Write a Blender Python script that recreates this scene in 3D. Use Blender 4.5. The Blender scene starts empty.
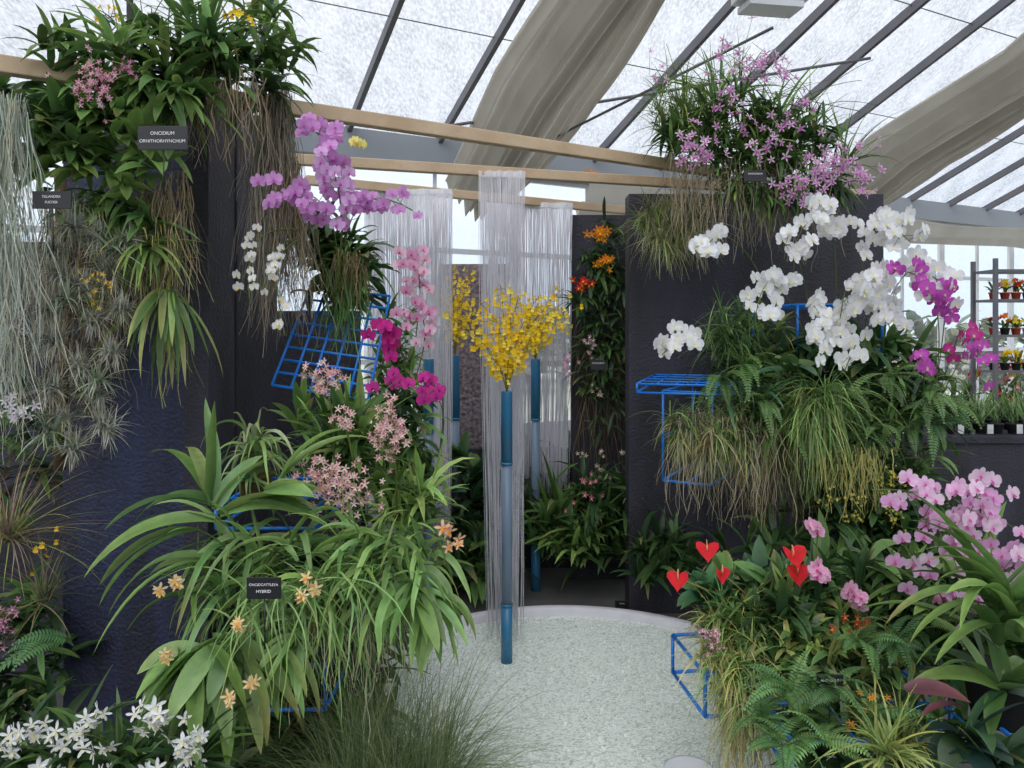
import bpy, math, random
from mathutils import Vector as Vec, Matrix
R=random.Random(7)
rnd=R.random
def U(a,b): return a+(b-a)*R.random()
Z=Vec((0,0,1))
S=bpy.context.scene
EYE=1.6; F=740.0; HOR=330.0
def P(px,py,d):
    return Vec(((px-512)*d/F, d, EYE-(py-HOR)*d/F))

# ---------------- materials ----------------
def newmat(name):
    m=bpy.data.materials.new(name); m.use_nodes=True
    nt=m.node_tree; nt.nodes.clear()
    out=nt.nodes.new('ShaderNodeOutputMaterial')
    return m,nt,out
def pmat(name,col,rough=.6,metal=0,noise=0,nscale=8,col2=None,bump=0,bscale=40,trans=0,spec=.5,stretch=1):
    m,nt,out=newmat(name)
    p=nt.nodes.new('ShaderNodeBsdfPrincipled')
    p.inputs['Base Color'].default_value=(*col,1); p.inputs['Roughness'].default_value=rough
    p.inputs['Metallic'].default_value=metal
    p.inputs['Specular IOR Level'].default_value=spec
    tc=nt.nodes.new('ShaderNodeTexCoord')
    if col2:
        n=nt.nodes.new('ShaderNodeTexNoise'); n.inputs['Scale'].default_value=nscale; n.inputs['Detail'].default_value=6
        mp=nt.nodes.new('ShaderNodeMapping'); mp.inputs['Scale'].default_value=(1,1,stretch)
        nt.links.new(tc.outputs['Object'],mp.inputs[0]); nt.links.new(mp.outputs[0],n.inputs['Vector'])
        r=nt.nodes.new('ShaderNodeValToRGB'); r.color_ramp.elements[0].position=.35; r.color_ramp.elements[1].position=.68
        r.color_ramp.elements[0].color=(*col,1); r.color_ramp.elements[1].color=(*col2,1)
        nt.links.new(n.outputs['Fac'],r.inputs['Fac']); nt.links.new(r.outputs['Color'],p.inputs['Base Color'])
    if bump:
        n=nt.nodes.new('ShaderNodeTexNoise'); n.inputs['Scale'].default_value=bscale; n.inputs['Detail'].default_value=5
        nt.links.new(tc.outputs['Object'],n.inputs['Vector'])
        b=nt.nodes.new('ShaderNodeBump'); b.inputs['Strength'].default_value=bump; b.inputs['Distance'].default_value=.02
        nt.links.new(n.outputs['Fac'],b.inputs['Height']); nt.links.new(b.outputs['Normal'],p.inputs['Normal'])
    last=p.outputs[0]
    if trans:
        t=nt.nodes.new('ShaderNodeBsdfTranslucent'); t.inputs['Color'].default_value=(*col,1)
        mx=nt.nodes.new('ShaderNodeMixShader'); mx.inputs[0].default_value=trans
        nt.links.new(last,mx.inputs[1]); nt.links.new(t.outputs[0],mx.inputs[2]); last=mx.outputs[0]
    nt.links.new(last,out.inputs[0])
    return m
def plantmat(name,rough,trans,spec,sat=1.0):
    m,nt,out=newmat(name)
    a=nt.nodes.new('ShaderNodeAttribute'); a.attribute_name='Col'
    tc=nt.nodes.new('ShaderNodeTexCoord')
    n=nt.nodes.new('ShaderNodeTexNoise'); n.inputs['Scale'].default_value=35
    nt.links.new(tc.outputs['Object'],n.inputs['Vector'])
    mr=nt.nodes.new('ShaderNodeMapRange'); mr.inputs[3].default_value=.7; mr.inputs[4].default_value=1.3
    nt.links.new(n.outputs['Fac'],mr.inputs[0])
    hs=nt.nodes.new('ShaderNodeHueSaturation'); hs.inputs['Saturation'].default_value=sat
    nt.links.new(a.outputs['Color'],hs.inputs['Color'])
    sc=nt.nodes.new('ShaderNodeVectorMath'); sc.operation='SCALE'
    nt.links.new(hs.outputs['Color'],sc.inputs[0]); nt.links.new(mr.outputs[0],sc.inputs['Scale'])
    p=nt.nodes.new('ShaderNodeBsdfPrincipled'); p.inputs['Roughness'].default_value=rough
    p.inputs['Specular IOR Level'].default_value=spec
    t=nt.nodes.new('ShaderNodeBsdfTranslucent')
    nt.links.new(sc.outputs[0],p.inputs['Base Color']); nt.links.new(sc.outputs[0],t.inputs['Color'])
    mx=nt.nodes.new('ShaderNodeMixShader'); mx.inputs[0].default_value=trans
    nt.links.new(p.outputs[0],mx.inputs[1]); nt.links.new(t.outputs[0],mx.inputs[2]); nt.links.new(mx.outputs[0],out.inputs[0])
    return m
M_LEAF=plantmat('leaf_tissue',.42,.34,.5,.88)
M_PETAL=plantmat('petal_tissue',.6,.4,.2)
M_BARK=plantmat('root_and_stem',.85,.0,.2)
PM=[M_LEAF,M_PETAL,M_BARK]

M_BLACK=pmat('black_painted_board',(.014,.013,.018),.6,col2=(.036,.033,.052),nscale=5,bump=.35,bscale=70,stretch=.35)
M_BLUEB=pmat('indigo_painted_board',(.010,.010,.018),.55,col2=(.026,.036,.10),nscale=6,bump=.35,bscale=70,stretch=.2)
M_WOOD=pmat('pine_wood',(.60,.45,.30),.6,col2=(.48,.34,.21),nscale=5,bump=.15)
M_BLUE=pmat('blue_wire_coating',(.01,.19,.66),.35)
M_TUBEB=pmat('blue_tube_paint',(.03,.16,.30),.35)
M_TUBEG=pmat('frosted_tube',(.22,.30,.40),.3,trans=.3)
M_STR=pmat('white_string',(.92,.91,.95),.7,trans=.35)
M_CLOTH=pmat('shade_cloth',(.60,.57,.50),.9,col2=(.46,.42,.36),nscale=3,trans=.42,bump=.1)
M_STEEL=pmat('grey_steel',(.12,.12,.14),.5,col2=(.16,.15,.16),nscale=4)
M_EAVE=pmat('eave_grey_paint',(.26,.28,.31),.5)
M_WHITE=pmat('white_paint',(.72,.73,.76),.5)
M_FLOOR=pmat('floor_concrete',(.07,.07,.065),.8,col2=(.12,.115,.11),nscale=3,bump=.2)
M_RIM=pmat('pool_rim_concrete',(.64,.62,.66),.7,col2=(.72,.70,.74),nscale=9,bump=.1)
M_TAG=pmat('black_label_card',(.012,.012,.014),.4)
M_TAGT=pmat('white_label_ink',(.8,.8,.8),.5)
M_GROUND=pmat('outside_ground',(.3,.34,.26),.9,col2=(.4,.4,.36),nscale=.6)
M_STONE=pmat('purple_slate_cladding',(.10,.08,.09),.9,col2=(.34,.27,.29),nscale=45,bump=.8,bscale=50)

m,nt,out=newmat('crushed_glass_gravel')
p=nt.nodes.new('ShaderNodeBsdfPrincipled'); p.inputs['Roughness'].default_value=.2
tc=nt.nodes.new('ShaderNodeTexCoord'); v=nt.nodes.new('ShaderNodeTexVoronoi'); v.inputs['Scale'].default_value=115
nt.links.new(tc.outputs['Object'],v.inputs['Vector'])
r=nt.nodes.new('ShaderNodeValToRGB'); e=r.color_ramp.elements
e[0].color=(.55,.63,.55,1); e[1].color=(.86,.91,.85,1); e[0].position=.02; e[1].position=.5
sep=nt.nodes.new('ShaderNodeSeparateColor'); nt.links.new(v.outputs['Color'],sep.inputs[0]); nt.links.new(sep.outputs[0],r.inputs['Fac'])
b=nt.nodes.new('ShaderNodeBump'); b.inputs['Strength'].default_value=.4; b.inputs['Distance'].default_value=.01
nt.links.new(v.outputs['Distance'],b.inputs['Height']); nt.links.new(b.outputs[0],p.inputs['Normal']); nt.links.new(r.outputs[0],p.inputs['Base Color'])
nt.links.new(p.outputs[0],out.inputs[0]); M_GRAV=m

def glazing(name,fac,tlo,thi,scale,mapping=(1,.3,1)):
    m,nt,out=newmat(name)
    tr=nt.nodes.new('ShaderNodeBsdfTransparent')
    tl=nt.nodes.new('ShaderNodeBsdfTranslucent'); tl.inputs[0].default_value=(.66,.68,.72,1)
    tc=nt.nodes.new('ShaderNodeTexCoord'); n=nt.nodes.new('ShaderNodeTexNoise'); n.inputs['Scale'].default_value=scale; n.inputs['Detail'].default_value=8
    mp=nt.nodes.new('ShaderNodeMapping'); mp.inputs['Scale'].default_value=mapping; mp.inputs['Rotation'].default_value=(0,0,-.477)
    nt.links.new(tc.outputs['Object'],mp.inputs[0]); nt.links.new(mp.outputs[0],n.inputs['Vector'])
    n2=nt.nodes.new('ShaderNodeTexNoise'); n2.inputs['Scale'].default_value=scale*9; n2.inputs['Detail'].default_value=4
    nt.links.new(mp.outputs[0],n2.inputs['Vector'])
    rp=nt.nodes.new('ShaderNodeValToRGB'); rp.color_ramp.elements[0].position=.3; rp.color_ramp.elements[1].position=.65
    rp.color_ramp.elements[0].color=(*tlo,1); rp.color_ramp.elements[1].color=(*thi,1)
    nt.links.new(n2.outputs['Fac'],rp.inputs[0]); nt.links.new(rp.outputs[0],tr.inputs[0])
    mr=nt.nodes.new('ShaderNodeMapRange'); mr.inputs[1].default_value=.3; mr.inputs[2].default_value=.7
    mr.inputs[3].default_value=max(0,fac-.12); mr.inputs[4].default_value=fac+.12
    nt.links.new(n.outputs['Fac'],mr.inputs[0])
    mx=nt.nodes.new('ShaderNodeMixShader'); nt.links.new(mr.outputs[0],mx.inputs[0])
    nt.links.new(tr.outputs[0],mx.inputs[1]); nt.links.new(tl.outputs[0],mx.inputs[2]); nt.links.new(mx.outputs[0],out.inputs[0])
    return m
M_ROOF=glazing('whitewashed_glass',.22,(.34,.35,.38),(.64,.655,.68),7)
M_GLASS=glazing('clear_window_glass',.12,(.80,.83,.85),(.85,.87,.89),3)

# ---------------- builder ----------------
class Bld:
    def __init__(s): s.V=[];s.F=[];s.C=[];s.M=[]
    def add(s,vs,fs,cs,m):
        o=len(s.V); s.V.extend(vs); s.C.extend(cs)
        for f in fs: s.F.append(tuple(i+o for i in f)); s.M.append(m)
    def make(s,name,mats=PM,smooth=True):
        me=bpy.data.meshes.new(name); me.from_pydata([tuple(v) for v in s.V],[],s.F)
        for mm in mats: me.materials.append(mm)
        me.polygons.foreach_set('material_index',s.M)
        if smooth: me.polygons.foreach_set('use_smooth',[True]*len(s.F))
        if s.C:
            a=me.color_attributes.new('Col','FLOAT_COLOR','POINT')
            fl=[]
            for c in s.C: fl.extend((c[0],c[1],c[2],1))
            a.data.foreach_set('color',fl)
        me.update()
        ob=bpy.data.objects.new(name,me); S.collection.objects.link(ob)
        return ob
def lerp(a,b,t): return (a[0]+(b[0]-a[0])*t,a[1]+(b[1]-a[1])*t,a[2]+(b[2]-a[2])*t)
def vary(c,k=.25):
    f=1+U(-k,k); g=U(-.12,.12)
    return (max(0,c[0]*f*(1+g)),max(0,c[1]*f),max(0,c[2]*f*(1-g)))
PROF={'strap':lambda t:min(1,.45+t*3)*(1-t**3.5),
 'ovate':lambda t:math.sin(math.pi*min(1,.04+t*.96)**.75)**.8 if t<1 else 0,
 'lance':lambda t:max(0,math.sin(math.pi*(.08+.92*t)))**.75 if t<1 else 0,
 'grass':lambda t:1-t*.95}
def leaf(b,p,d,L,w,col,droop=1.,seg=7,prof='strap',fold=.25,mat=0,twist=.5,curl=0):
    p=p.copy(); d=d.normalized()
    side=d.cross(Z)
    if side.length<.1: side=Vec((U(-1,1),U(-1,1),0))
    side.normalize()
    side=Matrix.Rotation(U(-twist,twist),3,d)@side
    st=L/seg; pf=PROF[prof]; vs=[];cs=[];fs=[]
    three=prof!='grass'
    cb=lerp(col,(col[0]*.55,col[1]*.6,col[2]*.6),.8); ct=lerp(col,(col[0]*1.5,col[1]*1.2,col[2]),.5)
    if R.random()<.07: ct=(.38,.30,.08)
    for i in range(seg+1):
        t=i/seg; ww=w*pf(t)*.5+.0002
        up=side.cross(d)
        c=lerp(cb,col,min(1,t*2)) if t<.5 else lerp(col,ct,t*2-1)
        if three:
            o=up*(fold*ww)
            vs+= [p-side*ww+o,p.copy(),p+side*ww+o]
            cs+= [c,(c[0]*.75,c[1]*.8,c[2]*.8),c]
        else:
            vs+=[p-side*ww,p+side*ww]; cs+=[c,c]
        p=p+d*st
        d=d+Vec((U(-curl,curl),U(-curl,curl),-droop/seg)); d.normalize()
        side=(side-d*side.dot(d)).normalized()
    k=3 if three else 2
    for i in range(seg):
        a=i*k
        if three: fs+=[(a,a+1,a+4,a+3),(a+1,a+2,a+5,a+4)]
        else: fs+=[(a,a+1,a+3,a+2)]
    b.add(vs,fs,cs,mat)
def dirv(az,el):
    a=math.radians(az);e=math.radians(el)
    return Vec((math.cos(a)*math.cos(e),math.sin(a)*math.cos(e),math.sin(e)))
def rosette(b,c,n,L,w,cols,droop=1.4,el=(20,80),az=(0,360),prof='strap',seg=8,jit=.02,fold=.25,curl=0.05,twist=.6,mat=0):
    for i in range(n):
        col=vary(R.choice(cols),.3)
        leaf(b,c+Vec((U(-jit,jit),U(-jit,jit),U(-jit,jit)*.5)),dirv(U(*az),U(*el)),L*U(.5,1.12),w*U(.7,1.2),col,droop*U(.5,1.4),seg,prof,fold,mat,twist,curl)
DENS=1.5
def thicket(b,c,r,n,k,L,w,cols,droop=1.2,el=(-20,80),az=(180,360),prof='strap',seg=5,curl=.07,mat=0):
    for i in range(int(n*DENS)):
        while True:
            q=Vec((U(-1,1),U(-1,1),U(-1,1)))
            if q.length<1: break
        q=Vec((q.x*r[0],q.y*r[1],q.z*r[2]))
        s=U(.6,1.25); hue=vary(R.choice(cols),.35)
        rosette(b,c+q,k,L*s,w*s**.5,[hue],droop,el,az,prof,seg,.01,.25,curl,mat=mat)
def tube(b,pts,r,col,mat=2,sides=4,r2=None):
    vs=[];cs=[];fs=[]; n=len(pts)
    for i,p in enumerate(pts):
        d=(pts[min(i+1,n-1)]-pts[max(i-1,0)])
        if d.length<1e-6: d=Z.copy()
        d.normalize()
        s=d.cross(Z) if abs(d.z)<.95 else d.cross(Vec((1,0,0)))
        s.normalize(); t=d.cross(s)
        rr=r if r2 is None else r+(r2-r)*i/(n-1)
        for k in range(sides):
            a=2*math.pi*k/sides
            vs.append(p+s*math.cos(a)*rr+t*math.sin(a)*rr); cs.append(col)
    for i in range(n-1):
        for k in range(sides):
            k2=(k+1)%sides
            fs.append((i*sides+k,i*sides+k2,(i+1)*sides+k2,(i+1)*sides+k))
    fs.append(tuple(range(sides))[::-1]); fs.append(tuple((n-1)*sides+k for k in range(sides)))
    b.add(vs,fs,cs,mat)
def strands(b,c,r,n,L,col,w=.002,wander=.35,seg=10,mat=2,spread=0):
    for i in range(n):
        p=c+Vec((U(-r[0],r[0]),U(-r[1],r[1]),U(-r[2],r[2])))
        d=Vec((U(-.5,.5)*wander*2,U(-.5,.5)*wander*2,-1)); ll=L*U(.3,1.1); st=ll/seg
        side=Vec((U(-1,1),U(-1,1),0)).normalized(); cc=vary(col,.35); vs=[]
        for k in range(seg+1):
            ww=w*(1-.6*k/seg)
            vs+=[p-side*ww,p+side*ww]; p=p+d.normalized()*st
            d=Vec((d.x*.85,d.y*.85,d.z))+Vec((U(-wander,wander),U(-wander,wander),-.15)); d.normalize()
        b.add(vs,[(2*k,2*k+1,2*k+3,2*k+2) for k in range(seg)],[cc]*len(vs),mat)
def frond(b,p,d,L,w,col,droop=1.2,n=16):
    p=p.copy(); d=d.normalized(); side=d.cross(Z)
    if side.length<.1: side=Vec((1,0,0))
    side.normalize(); side=Matrix.Rotation(U(-.5,.5),3,d)@side
    st=L/n; pts=[p.copy()]
    for i in range(n):
        p=p+d*st; d=(d+Vec((0,0,-droop/n))).normalized(); side=(side-d*side.dot(d)).normalized()
        pts.append(p.copy()); t=(i+1)/n
        pl=w*.5*math.sin(math.pi*(.15+.85*t)**.8) if t<1 else .005
        pw=st*.8; c=vary(col,.12); dn=Vec((0,0,-.12*pl))
        for s in (-1,1):
            tip=p+side*s*pl+d*pl*.25+dn
            mid=p+side*s*pl*.5+d*pl*.1
            b.add([p-d*pw*.3,mid-d*pw*.55,tip,mid+d*pw*.45,p+d*pw*.4],[(0,1,3,4),(1,2,3)],[c]*5,0)
    tube(b,pts,.0015,(col[0]*.8,col[1]*.6,col[2]*.6),0,3)
def fern(b,c,n,L,w,col,el=(10,70),az=(180,360),droop=1.3,jit=.02):
    for i in range(n):
        frond(b,c+Vec((U(-jit,jit),U(-jit,jit),0)),dirv(U(*az),U(*el)),L*U(.6,1.1),w*U(.8,1.1),vary(col),droop*U(.7,1.2))
def petal(b,c,e,s,n,L,w,col,colb,cup=.15,tip=.6):
    vs=[];cs=[]
    for t,ww in ((.04,.22),(.3,.8),(.65,1.0),(.9,tip),(1.0,.12)):
        for k in (-1,0,1):
            vs.append(c+e*(L*t)+s*(k*w*.5*ww)+n*(cup*L*(t*t)*(-1 if cup<0 else 1)*1.0 + (.06*L if k else 0)))
            cs.append(lerp(colb,col,min(1,t*1.8)))
    fs=[]
    for i in range(4):
        a=i*3; fs+=[(a,a+1,a+4,a+3),(a+1,a+2,a+5,a+4)]
    b.add(vs,fs,cs,1)
def flower(b,p,n,s,kind,c,lip,cb=None):
    n=n.normalized(); rt=Z.cross(n)
    if rt.length<.05: rt=Vec((1,0,0))
    rt.normalize(); up=n.cross(rt); rot=Matrix.Rotation(U(-.35,.35),3,n); rt=rot@rt; up=rot@up
    f=1+U(-.08,.08); c=(c[0]*f,c[1]*f,c[2]*f); cb=cb or lerp(c,lip,.25)
    def E(a):
        a=math.radians(a); e=rt*math.cos(a)+up*math.sin(a); return e,n.cross(e)
    h=s*.5
    if kind=='phal':
        for a in (90,218,322): e,q=E(a); petal(b,p-n*h*.05,e,q,n,h,h*.62,c,cb,U(-.05,.12),.65)
        for a in (12,168): e,q=E(a); petal(b,p,e,q,n,h*1.02,h*1.05,c,cb,U(.0,.2),.75)
        e,q=E(270); petal(b,p+n*h*.12,e,q,n,h*.45,h*.35,lip,lip,.5,.5)
    elif kind=='star':
        for a in (90,162,234,306,18): e,q=E(a+U(-8,8)); petal(b,p,e,q,n,h,h*.36,c,cb,U(-.1,.25),.6)
        e,q=E(270); petal(b,p+n*h*.1,e,q,n,h*.5,h*.4,lip,lip,.4,.6)
    elif kind=='onc':
        for a in (90,30,150): e,q=E(a); petal(b,p,e,q,n,h*.6,h*.3,c,cb,.1,.6)
        e,q=E(270); petal(b,p+n*h*.05,e,q,n,h*.95,h*1.1,c,lip,.1,.95)
TOCAM=Vec((0,-1,0))
def face(k=.5,base=TOCAM): return base+Vec((U(-k,k),U(-k*.3,k*.3),U(-k,k)*.8))
def bez(a,c,d,n=14): return [a*(1-t)**2+c*2*t*(1-t)+d*t*t for t in [i/n for i in range(n+1)]]
STEM=(.12,.16,.04)
def spray(b,a,c,d,n,kind,s,col,lip,t0=.35,off=.5,stem=STEM,k=.5,r=.0022):
    pts=bez(a,c,d); tube(b,pts,r,stem)
    for i in range(n):
        t=t0+(1-t0)*(i+.5)/n; q=a*(1-t)**2+c*2*t*(1-t)+d*t*t
        o=Vec((U(-1,1),U(-1,.1),U(-1,1)))*s*off
        tube(b,[q,q+o],.0012,stem,2,3)
        flower(b,q+o+Vec((0,-.004,0)),face(k),s*U(.85,1.1),kind,col if not isinstance(col,list) else R.choice(col),lip)
def cluster(b,c,r,n,kind,s,col,lip,k=.8,stems=True):
    for i in range(n):
        q=Vec((R.gauss(0,.5),R.gauss(0,.5),R.gauss(0,.5))); q=Vec((q.x*r[0],q.y*r[1],q.z*r[2]))
        if stems: tube(b,[c+q*.2+Vec((0,.02,-.01)),c+q],.001,STEM,2,3)
        flower(b,c+q,face(k)+q.normalized()*.5,s*U(.8,1.15),kind,col if not isinstance(col,list) else R.choice(col),lip)
def potmesh(b,c,r,h,col=(.28,.13,.07)):
    prof=[(.0,0),(.7,0),(.92,.85),(1.05,.86),(1.05,1),(.9,1),(.85,.9),(0,.88)]; n=14; vs=[];fs=[]
    for q,z in prof:
        for k in range(n):
            a=2*math.pi*k/n; vs.append(c+Vec((math.cos(a)*r*q,math.sin(a)*r*q,h*z)))
    for i in range(len(prof)-1):
        for k in range(n): fs.append((i*n+k,i*n+(k+1)%n,(i+1)*n+(k+1)%n,(i+1)*n+k))
    b.add(vs,fs,[col]*len(vs),2)

# ---------------- structure helpers ----------------
def box(name,x0,x1,y0,y1,z0,z1,mat,rot=0,pivot=None,bev=.004):
    vs=[(x,y,z) for x in (x0,x1) for y in (y0,y1) for z in (z0,z1)]
    c=Vec(((x0+x1)/2,(y0+y1)/2,(z0+z1)/2))
    vs=[Vec(v)-c for v in vs]
    me=bpy.data.meshes.new(name); me.from_pydata([tuple(v) for v in vs],[],[(0,1,3,2),(4,6,7,5),(0,4,5,1),(2,3,7,6),(0,2,6,4),(1,5,7,3)])
    me.materials.append(mat); ob=bpy.data.objects.new(name,me); S.collection.objects.link(ob)
    ob.location=c; ob.rotation_euler=(0,0,rot)
    if bev:
        m=ob.modifiers.new('bevel','BEVEL'); m.width=bev; m.segments=2
    return ob
def beam(name,a,c,w,h,mat):
    d=c-a; L=d.length; ob=box(name,-L/2,L/2,-w/2,w/2,-h/2,h/2,mat)
    ob.location=(a+c)/2; ob.rotation_mode='QUATERNION'
    x=d.normalized(); y=Z.cross(x).normalized(); z=x.cross(y)
    ob.rotation_quaternion=Matrix((x,y,z)).transposed().to_quaternion()
    return ob
def beamB(b,a,c,w,h,mat=0):
    x=(c-a).normalized(); y=Z.cross(x)
    if y.length<.05: y=Vec((0,1,0))
    y.normalize(); z=x.cross(y)
    vs=[q+y*(sy*w/2)+z*(sz*h/2) for q in (a,c) for sy,sz in ((-1,-1),(1,-1),(1,1),(-1,1))]
    b.add(vs,[(0,1,2,3),(7,6,5,4),(0,4,5,1),(1,5,6,2),(2,6,7,3),(3,7,4,0)],[(1,1,1)]*8,mat)
def G(u,v,z): return Vec((u*.889-v*.459,u*.459+v*.889,z))
VB=5.64; ZE=3.1; VR=-.5
def rz(v): return ZE+(VB-v)*.42 if v>=VR else ZE+(VB-VR)*.42-(VR-v)*.42
U0,U1=-5.88,11.76; VF=2*VR-VB

me=bpy.data.meshes.new('floor'); me.from_pydata([tuple(G(U0,VF,0)),tuple(G(U1,VF,0)),tuple(G(U1,VB,0)),tuple(G(U0,VB,0))],[],[(0,1,2,3)]); me.materials.append(M_FLOOR)
S.collection.objects.link(bpy.data.objects.new('floor',me))
me=bpy.data.meshes.new('outside_ground'); me.from_pydata([(-60,-60,-.05),(60,-60,-.05),(60,60,-.05),(-60,60,-.05)],[],[(0,1,2,3)]); me.materials.append(M_GROUND)
S.collection.objects.link(bpy.data.objects.new('outside_ground',me))
b=Bld()
q=[G(U0,VB,ZE+.04),G(U1,VB,ZE+.04),G(U1,VR,rz(VR)+.04),G(U0,VR,rz(VR)+.04),G(U1,VF,ZE+.04),G(U0,VF,ZE+.04)]
b.add(q,[(0,1,2,3),(3,2,4,5)],[(1,1,1)]*6,0); b.make('ceiling',[M_ROOF],False)
b=Bld(); u=U0
while u<=U1+.01:
    beamB(b,G(u,VB,ZE-.02),G(u,VR,rz(VR)-.02),.035,.07); beamB(b,G(u,VR,rz(VR)-.02),G(u,VF,ZE-.02),.035,.07)
    u+=.735
for v in (VR,2*VR-VB+1.9): beamB(b,G(U0,v,rz(v)-.09),G(U1,v,rz(v)-.09),.05,.05)
for v in (.5,1.5,2.5,3.5,4.5): beamB(b,G(U0,v,rz(v)),G(U1,v,rz(v)),.008,.005)
b.make('roof_rafters',[M_STEEL],False)
b=Bld()
beamB(b,G(U0,VB-.05,ZE-.08),G(U1,VB-.05,ZE-.08),.14,.22); beamB(b,G(U0,VF+.05,ZE-.08),G(U1,VF+.05,ZE-.08),.14,.22)
b.make('trim_1',[M_EAVE],False)
def wall(name,a,c,zt,gable=None):
    b=Bld(); L=(c-a).length; n=max(1,round(L/1.47)); d=(c-a)/n
    def W3(k,z): return a+d*k+Vec((0,0,z))
    beamB(b,a+Vec((0,0,.4)),c+Vec((0,0,.4)),.1,.8)
    for k in range(n+1): beamB(b,W3(k,0),W3(k,zt+(gable(k/n) if gable else 0)),.05,.06)
    for k in range(n): beamB(b,W3(k+.5,.8),W3(k+.5,zt),.03,.03)
    for z in (1.35,2.25,zt): beamB(b,a+Vec((0,0,z)),c+Vec((0,0,z)),.04,.04)
    w=b.make(name,[M_WHITE],False)
    g=Bld(); g.add([W3(0,.8),W3(n,.8),W3(n,zt),W3(0,zt)],[(0,1,2,3)],[(1,1,1)]*4,0)
    if gable: 
        g.add([W3(0,zt),W3(n,zt),(W3(n/2,zt)+Vec((0,0,gable(.5))))],[(0,1,2)],[(1,1,1)]*3,0)
    go=g.make('glass',[M_GLASS],False); go.parent=w
    return w
wall('wall_back',G(U0,VB,0),G(U1,VB,0),ZE-.2)
wall('wall_front',G(U0,VF,0),G(U1,VF,0),ZE-.2)
gb=lambda t: (1-abs(2*t-1))*(VB-VR)*.42
wall('wall_left',G(U0,VF,0),G(U0,VB,0),ZE-.1,gb)
wall('wall_right',G(U1,VF,0),G(U1,VB,0),ZE-.1,gb)

def onroof(px,py,off):
    dx=(px-512)/F; dz=(HOR-py)/F
    t=(rz(0)-EYE-off)/(dz+.42*(.889-.459*dx)); return t*(.889*dx+.459), t*(-.459*dx+.889)
def cloth(name,ua,ub,va,vb,off,folds,amp,sag=.0,nv=40,alongu=False):
    b=Bld(); nu=folds*10; vs=[];fs=[]
    ph0=[U(.4,1.7) for _ in range(folds+1)]
    for j in range(nv+1):
        t=j/nv
        for i in range(nu+1):
            s=i/nu; ph=s*folds*2*math.pi; fi=min(folds,int(s*folds))
            a=amp*ph0[fi]*(1+.3*math.sin(t*5+fi*2))
            wob=.05*math.sin(6*t+s*9)
            pin=.75+.25*abs(math.cos(t*math.pi*2.5))
            if alongu: uu=ua+(ub-ua)*t; vv=va+(vb-va)*(.5+(s-.5)*pin)
            else: uu=ua+(ub-ua)*(.5+(s-.5)*pin)+wob*.5+.05*math.sin(t*9); vv=va+(vb-va)*t
            z=rz(vv)-off+a*math.sin(ph+wob*6)-sag*math.sin(math.pi*s)*(1+.4*math.sin(t*math.pi*2))-.3*sag*abs(math.sin(t*math.pi*2.5))
            vs.append(G(uu,vv,z))
    for j in range(nv):
        for i in range(nu):
            k=j*(nu+1)+i; fs.append((k,k+1,k+nu+2,k+nu+1))
    b.add(vs,fs,[(1,1,1)]*len(vs),0); return b.make(name,[M_CLOTH])
ua,_=onroof(530,0,.3); ub,_=onroof(660,0,.3)
cloth('shade_curtain',ua,ub,0,VB-.15,.34,10,.07,.2)
ua,_=onroof(1000,60,.3)
cloth('shade_curtain',ua-.35,ua+.8,0,VB-.2,.34,10,.07,.22)
cloth('shade_curtain',-3.9,-.95,1.5,VB-.3,.12,8,.015,.05)
cloth('shade_curtain',3.4,U1-.2,VB-.5,VB-.12,.45,3,.03,.15,40,True)
b=Bld(); c=P(772,6,4.2)
for zz,ww in ((0,.16),(.05,.2),(.08,.12)):
    beamB(b,c+Vec((-ww,0,zz)),c+Vec((ww,0.05,zz)),.16,.035)
tube(b,[c+Vec((0,0,.08)),c+Vec((0,0,.9))],.008,(1,1,1),0,6)
b.make('ceiling_heater_lamp',[M_WHITE],False)
b=Bld(); tube(b,[G(2.6,5.4,2.9),G(3.4,3.2,3.4)],.010,(1,1,1),0,8)
tube(b,[G(2.0,4.9,3.05),G(5.2,3.9,3.75)],.012,(1,1,1),0,8)
b.make('overhead_pipe',[M_STEEL])

b=Bld()
for i in range(26):
    c=Vec((U(-10,30),U(19,26),U(.3,1.6)))
    thicket(b,c,(1.6,1.2,1.0),14,5,.8,.35,[(.10,.16,.08),(.2,.22,.15)],.8,prof='ovate',seg=3)
b.make('hedge')

# ---------------- display panels ----------------
box('display_panel',-1.70,-1.17,2.80,2.92,0,2.42,M_BLUEB)
box('display_panel',-1.19,-1.10,2.68,2.94,0,2.55,M_BLACK)
beam('display_panel',Vec((-1.135,2.95,1.25)),Vec((-1.10,3.35,1.25)),.08,2.5,M_BLACK)
box('display_panel',-1.40,-.80,3.85,3.92,0,1.70,M_BLACK)
box('display_panel',-4.3,-1.72,3.35,3.45,0,2.0,M_BLACK)
box('display_panel',.66,2.10,4.18,4.32,0,2.37,M_BLACK)
box('display_panel',.38,.80,4.75,4.83,0,2.34,M_BLACK)
box('display_panel',-1.2,.5,4.98,5.05,0,.80,M_BLACK)
box('slate_panel',-.50,-.02,5.15,5.25,0,2.06,M_STONE)
zb=2.4
beam('timber_beam',Vec((-2.6,1.65,zb+.01)),Vec((1.15,3.97,zb+.04)),.045,.055,M_WOOD)
beam('timber_beam',Vec((-1.1,3.45,zb)),Vec((2.15,4.4,zb)),.045,.05,M_WOOD)
beam('timber_beam',Vec((-1.1,3.95,zb)),Vec((.85,5.0,zb)),.045,.05,M_WOOD)

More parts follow.
